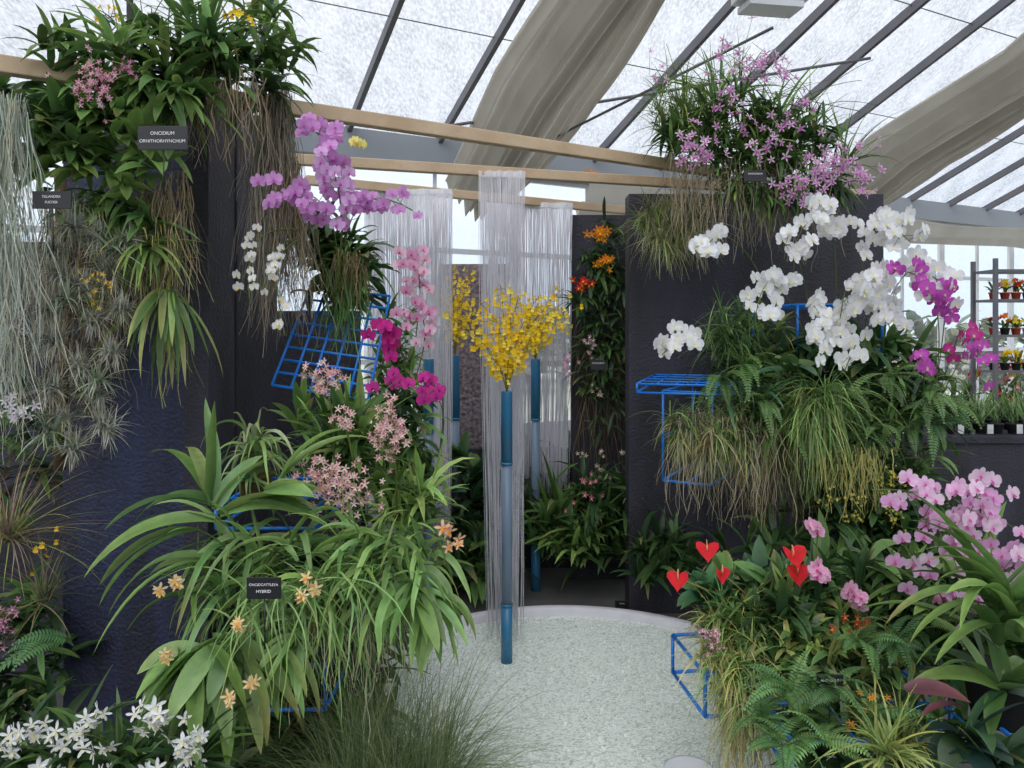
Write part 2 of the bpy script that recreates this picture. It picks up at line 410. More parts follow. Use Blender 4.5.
def lathe(name,c,prof,mat,n=96):
    b=Bld(); vs=[];fs=[]
    for r_,z in prof:
        for k in range(n):
            a=2*math.pi*k/n; vs.append(Vec((c[0]+r_*math.cos(a),c[1]+r_*math.sin(a),c[2]+z)))
    for i in range(len(prof)-1):
        for k in range(n): fs.append((i*n+k,i*n+(k+1)%n,(i+1)*n+(k+1)%n,(i+1)*n+k))
    b.add(vs,fs,[(1,1,1)]*len(vs),0); return b
PC=(.27,3.04,0); PR=1.02
lathe('p',PC,[(PR,.0),(PR,.065),(PR+.012,.075),(PR+.045,.075),(PR+.055,.065),(PR+.055,0)],M_RIM).make('round_pool',[M_RIM])
b=Bld(); n=90; vs=[Vec((PC[0],PC[1],.03))];fs=[]
for k in range(n):
    a=2*math.pi*k/n; vs.append(Vec((PC[0]+PR*math.cos(a),PC[1]+PR*math.sin(a),.03)))
for k in range(n): fs.append((0,1+k,1+(k+1)%n))
b.add(vs,fs,[(1,1,1)]*len(vs),0)
for i in range(11000):
    a=U(0,6.283); rr=PR*math.sqrt(rnd())*.985; c=Vec((PC[0]+rr*math.cos(a),PC[1]+rr*math.sin(a),.032)); s=U(.004,.009)
    vs=[c+Vec((U(-1,1),U(-1,1),U(-.5,.9)))*s for _ in range(4)]
    b.add(vs,[(0,1,2),(0,2,3),(0,3,1),(1,3,2)],[(1,1,1)]*4,0)
b.make('crushed_glass_gravel',[M_GRAV],False)
lathe('p',(.62,2.58,.035),[(0,.005),(.05,.005),(.085,.03),(.09,.03),(.055,0),(0,0)],M_WHITE,32).make('white_saucer',[M_WHITE])

def curtain(cx,cy,hw,n,zt,zb_,rr,taper,lean=0):
    b=Bld()
    for lay in (0,.05):
        for i in range(n//2):
            s=(i+rnd())/(n//2)*2-1
            top=Vec((cx+hw*s,cy+lay+.012*math.sin(s*14),zt)); bt=zb_+U(0,.14)
            bot=Vec((cx+hw*(s*taper+lean)+U(-.02,.02),cy+lay+U(-.03,.03),bt))
            bow=U(-.012,.012)
            pts=[top.lerp(bot,k/6)+Vec((bow*math.sin(math.pi*k/6)+U(-.003,.003)*(k>0),U(-.003,.003)*(k>0),0)) for k in range(7)]
            tube(b,pts,rr*U(.8,1.2),(1,1,1),0,3)
        m=24
        for k in range(m):
            s0=k/m*2-1; s1=(k+1)/m*2-1
            p0=Vec((cx+hw*s0,cy+lay-.002+.012*math.sin(s0*14),zt+.01)); p1=Vec((cx+hw*s1,cy+lay-.002+.012*math.sin(s1*14),zt+.01))
            b.add([p0,p1,p1-Vec((0,0,.03)),p0-Vec((0,0,.03))],[(0,1,2,3)],[(1,1,1)]*4,0)
    return b.make('string_curtain',[M_STR])
curtain(-.050,3.70,.117,130,2.385,.04,.0011,.66,.15)
curtain(-.585,4.17,.245,380,2.385,.25,.0013,.9)
curtain(.11,4.62,.27,340,2.385,.25,.0014,.85)
def flower_tube(x,y,zbot,h,r,s1,s2):
    b=Bld(); c=lambda z:Vec((x,y,z))
    tube(b,[c(zbot),c(zbot+h*s1)],r*1.03,(1,1,1),0,20); tube(b,[c(zbot+h*s1),c(zbot+h*s2)],r*.94,(1,1,1),1,20)
    tube(b,[c(zbot+h*s2),c(zbot+h-.004),c(zbot+h)],r*1.03,(1,1,1),0,20)
    for s in (s1,s2): tube(b,[c(zbot+h*s-.006),c(zbot+h*s+.006)],r*1.1,(1,1,1),0,20)
    return b.make('flower_tube',[M_TUBEB,M_TUBEG])
flower_tube(-.025,3.50,0,1.31,.026,.23,.74)
flower_tube(-.46,4.08,.0,1.44,.028,.2,.72)
flower_tube(-.36,4.7,.0,1.44,.028,.2,.72)
flower_tube(.145,4.55,.0,1.42,.028,.2,.74)

# ---------------- wire racks ----------------
def wirebox(x0,x1,y0,y1,z0,z1,sp=.075,r=.0045,sides='tfl',rot=0):
    b=Bld(); c=Vec(((x0+x1)/2,(y0+y1)/2,0)); Rm=Matrix.Rotation(rot,3,'Z')
    def T(x,y,z): return Rm@(Vec((x,y,z))-c)+c
    def ln(a,d,rr=r): tube(b,[T(*a),T(*d)],rr,(1,1,1),0,6)
    def fr(a,bb):
        n=max(1,round((bb-a)/sp)); return [a+(bb-a)*i/n for i in range(n+1)]
    for (xa,ya) in ((x0,y0),(x1,y0),(x0,y1),(x1,y1)): ln((xa,ya,z0),(xa,ya,z1),r*1.4)
    for zz in (z0,z1):
        ln((x0,y0,zz),(x1,y0,zz),r*1.4); ln((x0,y1,zz),(x1,y1,zz),r*1.4); ln((x0,y0,zz),(x0,y1,zz),r*1.4); ln((x1,y0,zz),(x1,y1,zz),r*1.4)
    if 't' in sides:
        for x in fr(x0,x1): ln((x,y0,z1),(x,y1,z1))
        for y in fr(y0,y1)[::2]: ln((x0,y,z1),(x1,y,z1))
    if 'b' in sides:
        for x in fr(x0,x1): ln((x,y0,z0),(x,y1,z0))
    if 'f' in sides:
        for z in fr(z0,z1)[::2]: ln((x0,y0,z),(x1,y0,z))
    if 'l' in sides:
        for z in fr(z0,z1)[::2]: ln((x0,y0,z),(x0,y1,z)); ln((x1,y0,z),(x1,y1,z))
    return b.make('blue_wire_rack',[M_BLUE])
def wirepanel(a,bb,c,d,nu,nv,r=.0045):
    B=Bld()
    for i in range(nu+1): t=i/nu; tube(B,[a.lerp(bb,t),d.lerp(c,t)],r,(1,1,1),0,6)
    for j in range(nv+1): t=j/nv; tube(B,[a.lerp(d,t),bb.lerp(c,t)],r,(1,1,1),0,6)
    return B.make('blue_wire_rack',[M_BLUE])
wirepanel(P(310,288,3.0),P(390,296,2.95),P(368,400,2.75),P(272,385,2.78),5,8,.0055)
wirebox(-1.0,-.66,2.5,3.0,.93,1.0,sp=.07)
wirebox(-.86,-.58,2.3,2.7,.42,.70,sp=.07,sides='tfl')
wirebox(.68,1.12,3.35,4.10,1.31,1.35,sp=.09,rot=-.30,r=.004)
wirebox(.86,1.10,3.55,4.10,.86,1.30,sp=.11,sides='bl',rot=-.5)
wirebox(1.35,1.75,3.5,4.15,1.5,1.72,sp=.09,sides='tl')
wirebox(.58,.98,2.32,2.62,.40,.53,sp=.09,sides='bl',rot=.12)
wirebox(.98,1.42,2.32,2.75,.36,.55,sp=.09,sides='tfl')
wirebox(.75,1.35,1.98,2.28,.20,.50,sp=.09,sides='tfl')

# ---------------- labels ----------------
def label(c,w,h,lines):
    t=box('plant_label',c.x-w/2,c.x+w/2,c.y-.002,c.y+.002,c.z-h/2,c.z+h/2,M_TAG,bev=.001)
    b=Bld(); tube(b,[Vec((0,.004,-h/2)),Vec((0,.006,-h/2-.12))],.002,(.02,.02,.02),0,4); s=b.make('stake',[M_TAG]); s.parent=t
    for i,tx in enumerate(lines):
        cu=bpy.data.curves.new('text','FONT'); cu.body=tx; cu.size=min(h*.2,w*1.35/len(tx)); cu.align_x='CENTER'; cu.materials.append(M_TAGT); cu.extrude=.0002
        o=bpy.data.objects.new('text',cu); S.collection.objects.link(o); o.parent=t; o.location=(0,-.0035,h*(.12-.32*i)); o.rotation_euler=(math.pi/2,0,0)
label(P(163,138,2.0),.135,.065,['ONCIDIUM','ORNITHORHYNCHUM'])
label(P(52,200,2.1),.11,.05,['TILLANDSIA','FUCHSII'])
label(P(264,588,1.72),.08,.05,['ONCIDCATTLEYA','HYBRID'])
label(P(755,176,3.3),.10,.05,['DENDROBIUM'])
label(P(598,365,4.4),.09,.06,['EPIDENDRUM'])
label(P(622,605,4.2),.08,.05,['CLIVIA'])
label(P(830,683,1.95),.07,.045,['ANTHURIUM'])

# ---------------- colours ----------------
G1=(.105,.23,.04);G2=(.22,.39,.07);G3=(.042,.110,.028);G4=(.40,.45,.10);G5=(.44,.47,.38);GB=(.06,.17,.06)
BR=(.17,.12,.06);RUST=(.28,.15,.06);LIL=(.74,.38,.74);PK=(.85,.38,.62);LPK=(.86,.60,.70);MAG=(.62,.03,.28);WH=(.90,.90,.92);YE=(1.0,.74,.03);OR=(.95,.30,.02);RED=(.80,.02,.03);VIO=(.62,.10,.55)
ALL=(0,360)

# ======== LEFT ========
b=Bld(); c=P(165,105,2.35)
rosette(b,c,34,.28,.038,[G2,G1],2.0,(-10,70),ALL)
thicket(b,P(105,150,2.30),(.21,.1,.14),24,6,.15,.042,[G1,G2,(.18,.34,.06)],1.2,(-30,60),(150,390),'ovate')
thicket(b,P(60,130,2.35),(.1,.1,.1),12,6,.13,.05,[G3,G1],1.2,(-30,60),(150,390),'ovate')
thicket(b,P(125,210,2.4),(.16,.06,.10),16,6,.15,.026,[G1,G2],1.4,(-60,40),(150,390),'lance')
rosette(b,P(168,290,2.38),26,.34,.022,[G2,G1,G4],1.6,(-85,-20),(180,360))
rosette(b,P(145,245,2.35),40,.24,.018,[G4,G2],1.4,(-50,40),(150,360),'grass')
thicket(b,P(155,240,2.42),(.08,.04,.18),24,8,.13,.010,[G4,G2,(.4,.38,.12)],1.6,(-60,30),(180,360),'grass')
strands(b,P(165,200,2.42),(.07,.05,.1),220,.42,(.30,.24,.14),.002,.3)
strands(b,P(172,300,2.4),(.03,.03,.05),60,.3,(.3,.3,.1),.002,.25)
rosette(b,P(205,110,2.5),12,.26,.028,[G1,G3],1.8,(-20,60),(180,300))
b.make('oncidium_orchid')
b=Bld()
thicket(b,P(190,55,2.45),(.27,.12,.12),30,6,.17,.028,[G1,G3,G2],1.3,(-20,80),ALL,'lance')
thicket(b,P(265,40,2.6),(.12,.12,.12),16,6,.16,.022,[G1,G2],1.3,(0,80),ALL,'lance')
rosette(b,P(120,50,2.2),22,.22,.022,[G1,G2],1.2,(10,85),ALL)
rosette(b,P(200,50,2.4),26,.28,.02,[G1,G2],1.2,(20,88),ALL)
rosette(b,P(270,90,2.6),22,.24,.028,[G3,G1],1.6,(-30,60),ALL)
thicket(b,P(140,95,2.35),(.22,.06,.04),16,6,.15,.03,[G1,G2],1.5,(-40,50),(150,390),'lance')
thicket(b,P(60,60,2.3),(.18,.06,.05),10,6,.14,.022,[G1,G2,G3],1.3,(-10,80),ALL,'lance')
potmesh(b,P(200,85,2.5),.08,.12,BR)
strands(b,P(190,85,2.45),(.25,.08,.04),240,.28,(.28,.22,.14),.0018,.35)
for i in range(22):
    a=P(U(130,270),U(40,80),2.4); tube(b,bez(a,a+Vec((U(-.1,.1),0,.2)),a+Vec((U(-.3,.3),U(-.1,.1),U(.1,.35)))),.003,(.12,.16,.05),r2=.001)
cluster(b,P(95,82,2.1),(.06,.04,.06),90,'star',.02,[(.82,.36,.5),(.85,.5,.6)],LPK)
cluster(b,P(128,68,2.2),(.03,.03,.03),16,'star',.02,(.75,.3,.45),LPK)
spray(b,P(220,50,2.5),P(225,-10,2.4),P(260,30,2.3),12,'onc',.026,YE,OR)
cluster(b,P(105,14,2.3),(.05,.04,.02),8,'onc',.026,YE,OR); cluster(b,P(357,142,2.4),(.03,.03,.02),5,'phal',.034,(.9,.85,.3),OR)
b.make('epiphytic_orchid')
b=Bld()
strands(b,P(4,105,2.1),(.05,.05,.04),260,.7,G5,.0015,.22); strands(b,P(8,230,2.15),(.045,.05,.1),180,.5,(.48,.50,.42),.0015,.3)
strands(b,P(6,340,2.2),(.035,.05,.03),80,.35,G5,.0015,.4)
b.make('spanish_moss')
b=Bld()
strands(b,P(276,110,2.70),(.050,.06,.12),520,.72,(.30,.26,.20),.0017,.2); strands(b,P(288,180,2.70),(.045,.05,.1),300,.5,(.26,.21,.13),.0018,.3)
strands(b,P(268,110,2.70),(.06,.05,.06),160,.35,(.42,.40,.32),.0017,.3)
rosette(b,P(270,85,2.65),24,.24,.012,[G5,(.22,.22,.12)],1.5,(-50,50),ALL,'grass')
b.make('spanish_moss')
b=Bld()
AP=[(.50,.50,.40),(.38,.38,.27),(.60,.60,.52)]
thicket(b,P(82,340,2.66),(.14,.05,.38),30,12,.08,.006,[BR,(.26,.2,.11),(.14,.17,.08)],.8,(-70,60),ALL,'grass')
strands(b,P(78,220,2.62),(.13,.04,.12),300,.6,(.26,.21,.14),.002,.3)
for (x,y) in ((72,228),(52,250),(98,236),(60,272),(84,285),(48,308),(94,318),(58,338),(78,365),(50,390),(92,396),(58,420),(76,448),(108,352),(110,270),(120,310),(40,345),(104,425),(126,240)):
    s=U(.8,1.35)
    for k in range(2):
        rosette(b,P(x+U(-5,5),y+U(-5,5),2.27),80,.070*s,.0046,AP,.6,(-80,90),ALL,'grass',4)
for (x,y) in ((66,300),(100,380),(115,250),(50,430)):
    rosette(b,P(x,y,2.25),34,.12,.009,[(.40,.46,.34),(.30,.38,.22)],.9,(-40,80),(150,390),'grass',6)
tube(b,[P(60,170,2.65),P(66,300,2.65),P(60,470,2.65)],.02,(.12,.08,.05),2,7)
cluster(b,P(98,285,2.15),(.04,.03,.05),16,'star',.018,(.8,.5,.1),YE)
for (x,y) in ((92,305),(85,395),(60,440)): rosette(b,P(x,y,2.3),22,.12,.008,[G1,G2],1.0,(-20,80),ALL,'grass',6)
b.make('tillandsia_air_plants')
b=Bld()
thicket(b,P(40,130,2.9),(.30,.12,.25),30,6,.16,.05,[G3,G1],1.,(-30,60),ALL,'ovate')
thicket(b,P(20,420,3.0),(.22,.1,.5),34,7,.15,.02,[G3,G1,BR],1.,(-30,60),ALL,'lance')
cluster(b,P(18,412,2.2),(.06,.03,.06),22,'star',.032,WH,LPK)
cluster(b,P(10,335,2.2),(.05,.03,.05),10,'star',.026,WH,LPK)
b.make('climbing_foliage')
b=Bld()
rosette(b,P(10,540,2.4),130,.36,.005,[(.40,.28,.18),G4,(.32,.2,.15)],1.0,(-10,80),ALL,'grass',8)
rosette(b,P(45,600,2.5),60,.26,.006,[(.34,.26,.14),G1],1.0,(-10,80),ALL,'grass',8)
cluster(b,P(45,545,2.3),(.05,.03,.08),8,'onc',.026,(.8,.55,.05),OR)
cluster(b,P(5,620,2.3),(.05,.04,.08),24,'star',.026,(.6,.25,.4),LPK)
thicket(b,P(15,660,2.7),(.2,.1,.3),30,6,.18,.03,[G3,G1],1.,(-10,60),ALL,'lance')
b.make('grassy_orchid')
b=Bld(); fern(b,P(62,640,2.2),8,.2,.08,(.09,.24,.07),(0,50),(140,330)); fern(b,P(25,450,2.5),5,.2,.07,G1)
b.make('potted_fern')
b=Bld()
spray(b,P(300,230,2.62),P(240,220,2.57),P(250,300,2.42),11,'phal',.034,WH,YE,.35,1.0)
spray(b,P(300,240,2.62),P(262,230,2.57),P(285,335,2.42),14,'phal',.034,WH,YE,.35,1.0)
spray(b,P(300,240,2.62),P(275,250,2.57),P(262,290,2.42),7,'phal',.032,WH,YE,.35,1.0)
b.make('white_phalaenopsis_orchid')
b=Bld()
spray(b,P(335,300,2.8),P(360,150,2.6),P(305,125,2.45),26,'phal',.054,LIL,(.6,.1,.5),.45,1.0)
spray(b,P(335,300,2.8),P(350,170,2.6),P(268,195,2.45),28,'phal',.054,LIL,(.6,.1,.5),.4,1.0)
spray(b,P(335,300,2.8),P(350,200,2.6),P(330,165,2.45),18,'phal',.054,(.80,.52,.82),(.6,.1,.5),.5,.9)
spray(b,P(345,300,2.8),P(335,165,2.65),P(412,210,2.5),22,'phal',.045,LIL,(.6,.1,.5),.5,.9)
thicket(b,P(340,275,2.95),(.14,.08,.16),26,6,.17,.035,[G1,G3],1.5,(-30,70),ALL,'lance')
thicket(b,P(325,235,3.0),(.13,.08,.1),16,6,.15,.03,[G1,G3],1.3,(-30,70),ALL,'lance')
rosette(b,P(345,265,2.85),26,.2,.008,[G1,G2],1.8,(-30,70),ALL,'grass')
strands(b,P(345,270,2.85),(.08,.05,.03),110,.35,G1,.003,.3,mat=0)
strands(b,P(350,258,2.83),(.06,.05,.03),100,.18,(.3,.2,.12),.002,.35)
b.make('lilac_phalaenopsis_orchid')
b=Bld()
spray(b,P(400,420,2.95),P(440,240,2.8),P(400,262,2.7),20,'phal',.048,[(.82,.46,.64),(.90,.64,.74)],MAG,.45,1.0)
spray(b,P(400,420,2.95),P(450,300,2.8),P(400,310,2.7),16,'phal',.048,[(.82,.46,.64),(.90,.64,.74)],MAG,.45,1.0)
spray(b,P(400,420,2.95),P(420,340,2.8),P(372,330,2.7),11,'phal',.058,MAG,(.35,0,.2),.6,.7)
spray(b,P(440,450,2.95),P(460,370,2.8),P(378,385,2.7),12,'phal',.052,(.7,.06,.38),(.35,0,.2),.5,.8)
spray(b,P(440,450,2.95),P(450,370,2.8),P(430,392,2.7),7,'phal',.052,(.7,.06,.38),(.35,0,.2),.6,.8)
thicket(b,P(395,430,2.95),(.12,.1,.2),26,6,.16,.028,[G1,G3,G2],1.3,(-20,80),ALL,'lance')
thicket(b,P(395,360,3.0),(.08,.08,.25),20,6,.13,.022,[G1,G2],1.3,(-20,80),ALL,'lance')
thicket(b,P(400,480,3.0),(.13,.1,.15),18,6,.18,.028,[G3,G1],1.3,(-20,80),ALL,'lance')
b.make('magenta_phalaenopsis_orchid')
b=Bld()
EP=[(.85,.52,.54),(.90,.70,.68),(.78,.38,.46)]
for (x,y,rx,ry,n) in ((325,378,.05,.04,44),(388,430,.05,.085,95),(342,488,.10,.065,130),(318,470,.06,.05,44),(345,420,.04,.04,24)):
    cluster(b,P(x,y,2.2),(rx,.04,ry),n,'star',.026,EP,(.9,.75,.5))
    tube(b,[P(x+10,y+110,2.4),P(x+8,y+40,2.3),P(x,y,2.23)],.003,STEM)
thicket(b,P(345,450,2.5),(.14,.08,.14),26,6,.18,.024,[G2,G1],1.,(0,80),ALL,'lance')
rosette(b,P(350,450,2.5),22,.30,.038,[G2,G1],.8,(30,85),ALL,'lance')
rosette(b,P(300,430,2.6),14,.22,.03,[G2,G1],.8,(30,85),ALL,'lance')
thicket(b,P(400,510,2.5),(.12,.08,.1),18,6,.23,.028,[G2,G1,(.3,.48,.1)],1.2,(10,85),ALL,'strap')
b.make('epidendrum_orchid')
b=Bld()
rosette(b,P(255,455,2.3),60,.24,.022,[(.30,.42,.16),G2,(.38,.46,.24)],3.6,(10,88),ALL,'grass',14,curl=.12)
rosette(b,P(248,480,2.28),24,.18,.018,[(.30,.42,.16),G1],2.6,(0,60),ALL,'grass',10,curl=.1)
potmesh(b,P(255,500,2.35),.06,.09,BR)
b.make('curly_tillandsia')
b=Bld()
BG=[(.19,.37,.06),(.27,.47,.09),(.14,.30,.05),(.34,.50,.13),(.22,.40,.11)]
for (x,y,d,az,el,L,w,dr) in ((215,505,2.1,150,55,.40,.045,1.6),(215,505,2.1,165,25,.38,.045,1.1),(212,505,2.1,110,78,.30,.048,.7),(215,510,2.1,60,65,.24,.045,1.2),(220,515,2.1,20,30,.34,.05,1.3),
        (215,520,2.0,190,20,.36,.04,1.4),(250,500,2.1,10,10,.22,.07,1.0),(265,490,2.1,350,15,.18,.065,.6),(280,480,2.15,30,50,.36,.036,1.4),(200,530,2.1,185,-5,.34,.045,1.3),(215,560,2.0,200,10,.36,.045,1.8)):
    for q in range(2): leaf(b,P(x,y,d),dirv(az+U(-16,16),el+U(-12,12)),L*U(.8,1.05),w,vary(R.choice(BG)),dr*U(.8,1.2),11,'strap' if w<.06 else 'ovate',.3,0,.8,.06)
for (x,y,n,L) in ((240,545,24,.30),(300,550,24,.28),(350,560,28,.26),(270,580,30,.30),(385,550,26,.25),(215,590,22,.27),(410,575,22,.23),(425,550,18,.19),(330,610,26,.25),(375,600,22,.22)):
    rosette(b,P(x,y,2.0+U(-.05,.1)),n,L,.019,BG,2.2,(-15,80),(120,420),'strap',12,.05,.35,.18,1.1)
for (x,y,n,L,w) in ((215,640,18,.32,.048),(190,650,14,.30,.05),(240,640,12,.28,.045),(415,585,14,.24,.036),(430,595,12,.2,.036),(290,640,10,.2,.03)):
    rosette(b,P(x,y,1.95),n,L,w,BG,1.5,(-60,10),(170,370),'lance',11,.03,.35,.06,.9)
rosette(b,P(330,590,2.0),80,.34,.009,BG,2.6,(-30,60),(140,400),'grass',12,.08,curl=.18)
rosette(b,P(270,600,1.95),70,.32,.008,BG,2.6,(-30,60),(140,400),'grass',12,.08,curl=.18)
rosette(b,P(380,570,2.0),60,.28,.008,BG,2.6,(-30,60),(140,400),'grass',12,.06,curl=.18)
thicket(b,P(310,590,2.25),(.26,.1,.16),50,6,.17,.02,[G1,G3,G2],1.6,(-50,50),ALL,curl=.12)
strands(b,P(320,600,2.05),(.22,.08,.05),220,.3,(.45,.43,.26),.0018,.35)
for (x,y) in ((175,583),(315,590),(165,655),(240,625),(250,682),(232,700),(300,597),(160,590),(308,582)):
    cluster(b,P(x,y,1.72),(.010,.01,.010),4,'star',.032,[(.92,.78,.48),(.9,.66,.34)],(.85,.42,.06))
for (x,y) in ((445,528),(452,542)): cluster(b,P(x,y,1.9),(.016,.01,.010),4,'star',.04,(.88,.58,.38),OR)
b.make('strap_leaf_orchid')
b=Bld()
for i in range(3000):
    p=Vec((-.34+U(-.15,.15),2.08+U(-.12,.12),.14)); leaf(b,p,dirv(U(0,360),U(30,88)),U(.35,.62),.0030,vary(R.choice([(.17,.26,.08),(.26,.31,.14),(.09,.17,.05)])),1.8,7,'grass')
potmesh(b,Vec((-.34,2.08,0)),.13,.17,(.03,.03,.03))
b.make('fine_grass_tuft')
b=Bld()
for i in range(26): cluster(b,P(U(0,205),U(715,785),1.75),(.04,.03,.03),4,'star',.044,WH,(.85,.8,.5))
for x in (15,70,120,190): rosette(b,P(x,765,1.8),34,.22,.018,[G1,G3],1.3,(0,75),ALL)
b.make('white_coelogyne_orchid')
b=Bld(); thicket(b,Vec((-1.1,2.2,.2)),(.5,.25,.15),40,7,.25,.035,[G3,G1],1.2,(0,80),ALL,'lance'); thicket(b,Vec((-.75,2.75,.3)),(.35,.3,.3),60,7,.25,.03,[G3,G1],1.2,(0,80),ALL,'lance')
thicket(b,Vec((-.80,3.3,.35)),(.26,.3,.35),50,7,.22,.03,[G3,G1],1.2,(0,80),ALL,'lance')
b.make('ground_foliage')

# ======== CENTRE ========
def yellow(x,y,z,h,w,n,k=15):
    b=Bld()
    for i in range(k):
        a=Vec((x,y,z)); e=Vec((x+U(-w,w),y+U(-.12,.12),z+h*U(.4,1.0)))
        m=a.lerp(e,.5)+Vec(((x-e.x)*.35,0,.05)); spray(b,a,m,e,n,'onc',.034,[YE,(.98,.66,.02),(1,.84,.16)],(.85,.5,.02),.28,1.2,(.25,.2,.04),.8,.0016)
    return b.make('yellow_oncidium_orchid')
yellow(-.025,3.50,1.3,.53,.34,28,18)
yellow(-.36,4.7,1.42,.58,.26,28)
yellow(.145,4.55,1.40,.48,.24,18)
b=Bld()
thicket(b,Vec((.55,4.55,.38)),(.5,.15,.24),64,7,.34,.035,[G1,G3,(.06,.16,.04)],1.3,(10,85),ALL)
thicket(b,Vec((.35,4.45,.33)),(.25,.08,.16),22,7,.34,.035,[G1,G2],1.4,(20,85),ALL)
thicket(b,Vec((.85,4.08,.3)),(.22,.05,.15),16,7,.28,.035,[G1,G3],1.3,(20,85),ALL)
cluster(b,P(590,490,4.3),(.12,.05,.12),10,'star',.04,(.7,.2,.25),LPK)
b.make('clivia_bed')
b=Bld()
thicket(b,Vec((-.5,4.6,.5)),(.65,.12,.38),60,6,.24,.07,[G3,(.04,.12,.04),G1],1.1,(0,80),ALL,'ovate')
thicket(b,Vec((.1,4.85,.6)),(.45,.1,.36),40,6,.22,.07,[G3,(.05,.14,.06)],1.1,(0,80),ALL,'ovate')
thicket(b,Vec((-.35,4.45,.2)),(.4,.1,.2),30,6,.24,.05,[G3,G1],1.1,(0,80),ALL,'lance')
b.make('ground_foliage')
b=Bld()
thicket(b,Vec((.58,4.62,1.65)),(.20,.06,.7),80,6,.17,.024,[G3,G1,(.06,.13,.04)],1.3,(-50,60),(180,360),'lance')
strands(b,Vec((.56,4.62,1.4)),(.16,.04,.4),160,.5,BR,.002,.2)
for (x,y,cc,k) in ((600,234,OR,.05),(606,262,OR,.05),(590,176,OR,.04),(582,282,RED,.05)):
    cluster(b,P(x,y,4.45),(k,.03,k*.7),12,'star',.055,cc,YE)
cluster(b,P(566,362,4.4),(.04,.03,.05),8,'star',.05,(.8,.45,.6),WH); cluster(b,P(590,350,4.45),(.06,.03,.1),20,'star',.03,(.6,.4,.4),WH)
for i in range(8): cluster(b,P(U(575,628),U(380,490),4.5),(.03,.02,.03),4,'star',.03,(.65,.5,.35),WH)
b.make('orange_epidendrum_orchid')

# ======== RIGHT TOP ========
b=Bld()
potmesh(b,P(690,150,3.8),.09,.14,(.2,.12,.07)); potmesh(b,P(770,175,3.8),.1,.12,(.12,.08,.05))
for (x,y) in ((680,130),(715,110),(760,120),(810,140),(700,150),(740,100),(845,165)):
    rosette(b,P(x,y,3.5),30,.36,.012,[G1,G2,G3],1.2,(0,88),ALL,'grass',8)
rosette(b,P(760,150,3.5),14,.55,.018,[G2,G1],.7,(30,75),(-20,40),'strap',9)
rosette(b,P(720,100,3.6),14,.38,.014,[G2,G1],.8,(30,80),ALL,'strap',9)
thicket(b,P(750,140,3.52),(.46,.15,.17),100,7,.17,.018,[G1,G3,G2],1.2,(-30,80),ALL,'lance')
thicket(b,P(685,115,3.5),(.18,.1,.16),30,12,.18,.006,[G1,G4,G2],1.2,(-30,80),ALL,'grass')
thicket(b,P(785,188,3.5),(.34,.1,.07),36,8,.19,.016,[G1,G2,G3],1.6,(-50,40),ALL,'lance')
strands(b,P(755,175,3.5),(.42,.1,.1),380,.36,(.34,.28,.19),.0022,.35)
DL=[(.78,.48,.68),(.86,.66,.80),(.70,.40,.62)]
for (x,y,n) in ((735,62,8),(700,150,16),(765,62,10),(785,78,8),(770,140,14),(690,150,12),(825,165,26),(852,160,16),(800,190,14),(745,125,6),(650,75,3),(820,190,12),(865,185,8),(745,45,5),(720,95,5),(800,110,6)):
    cluster(b,P(x,y,3.25),(.09,.05,.085),int(n*1.5),'star',.044,DL,VIO)
for i in range(26):
    a=P(U(670,830),140,3.6); tube(b,bez(a,a+Vec((0,0,.25)),a+Vec((U(-.4,.4),U(-.2,.1),U(.15,.45)))),.003,STEM,r2=.0012)
b.make('dendrobium_orchid')
b=Bld()
thicket(b,P(672,222,3.8),(.19,.08,.13),26,26,.23,.006,[G4,(.38,.42,.18),G2,(.46,.44,.24)],1.3,(-60,70),(150,390),'grass',8)
strands(b,P(672,210,3.8),(.16,.06,.06),120,.3,(.36,.33,.2),.002,.3)
b.make('tillandsia_cluster')
b=Bld()
def wsp(x0,y0,x1,y1,x2,y2,n,s=.072,col=WH,d0=3.5,d1=3.0,off=.7,t0=.4): spray(b,P(x0,y0,d0),P(x1,y1,(d0+d1)/2),P(x2,y2,d1),n,'phal',s,col,(.75,.45,.5) if col!=WH else (.85,.8,.45),t0,off,k=.7)
wsp(800,380,740,185,700,255,11,t0=.80)
wsp(800,390,720,280,662,355,12,t0=.78)
wsp(820,380,770,220,755,320,24,t0=.5,off=.85)
wsp(820,380,800,230,785,245,8,t0=.8)
wsp(830,380,820,250,822,355,22,t0=.55,off=.9)
wsp(830,380,850,170,803,228,24,t0=.5,off=.9)
wsp(860,380,850,175,910,242,24,t0=.5,off=.9)
wsp(860,380,880,210,860,305,24,t0=.45,off=.9)
wsp(880,380,890,220,948,292,26,t0=.5,off=.9)
wsp(860,380,870,240,890,330,18,t0=.5,off=.9)
wsp(850,380,850,240,840,320,14,t0=.5,off=.9)
wsp(860,400,880,280,845,370,8,t0=.7)
b.make('white_phalaenopsis_orchid')
b=Bld()
wsp(930,420,960,260,890,272,14,.06,VIO,3.3,2.93); wsp(930,420,990,290,975,385,9,.056,VIO,3.3,2.9); wsp(920,430,930,330,915,370,8,.056,VIO,3.3,2.9)
wsp(930,420,960,250,930,300,12,.06,VIO,3.3,2.93); wsp(930,420,960,330,960,330,6,.06,(.6,.04,.3),3.3,2.9)
b.make('violet_phalaenopsis_orchid')
b=Bld()
thicket(b,P(835,380,3.6),(.50,.18,.24),90,6,.22,.042,[G3,G1,GB,(.06,.15,.03)],1.3,(-30,70),(150,390),'lance')
thicket(b,P(755,350,3.6),(.22,.12,.22),40,8,.16,.016,[G1,G3,G2],1.4,(-40,60),ALL,'lance')
thicket(b,P(735,335,3.5),(.14,.1,.12),26,10,.18,.006,[G1,G2,GB],1.4,(-40,80),ALL,'grass')
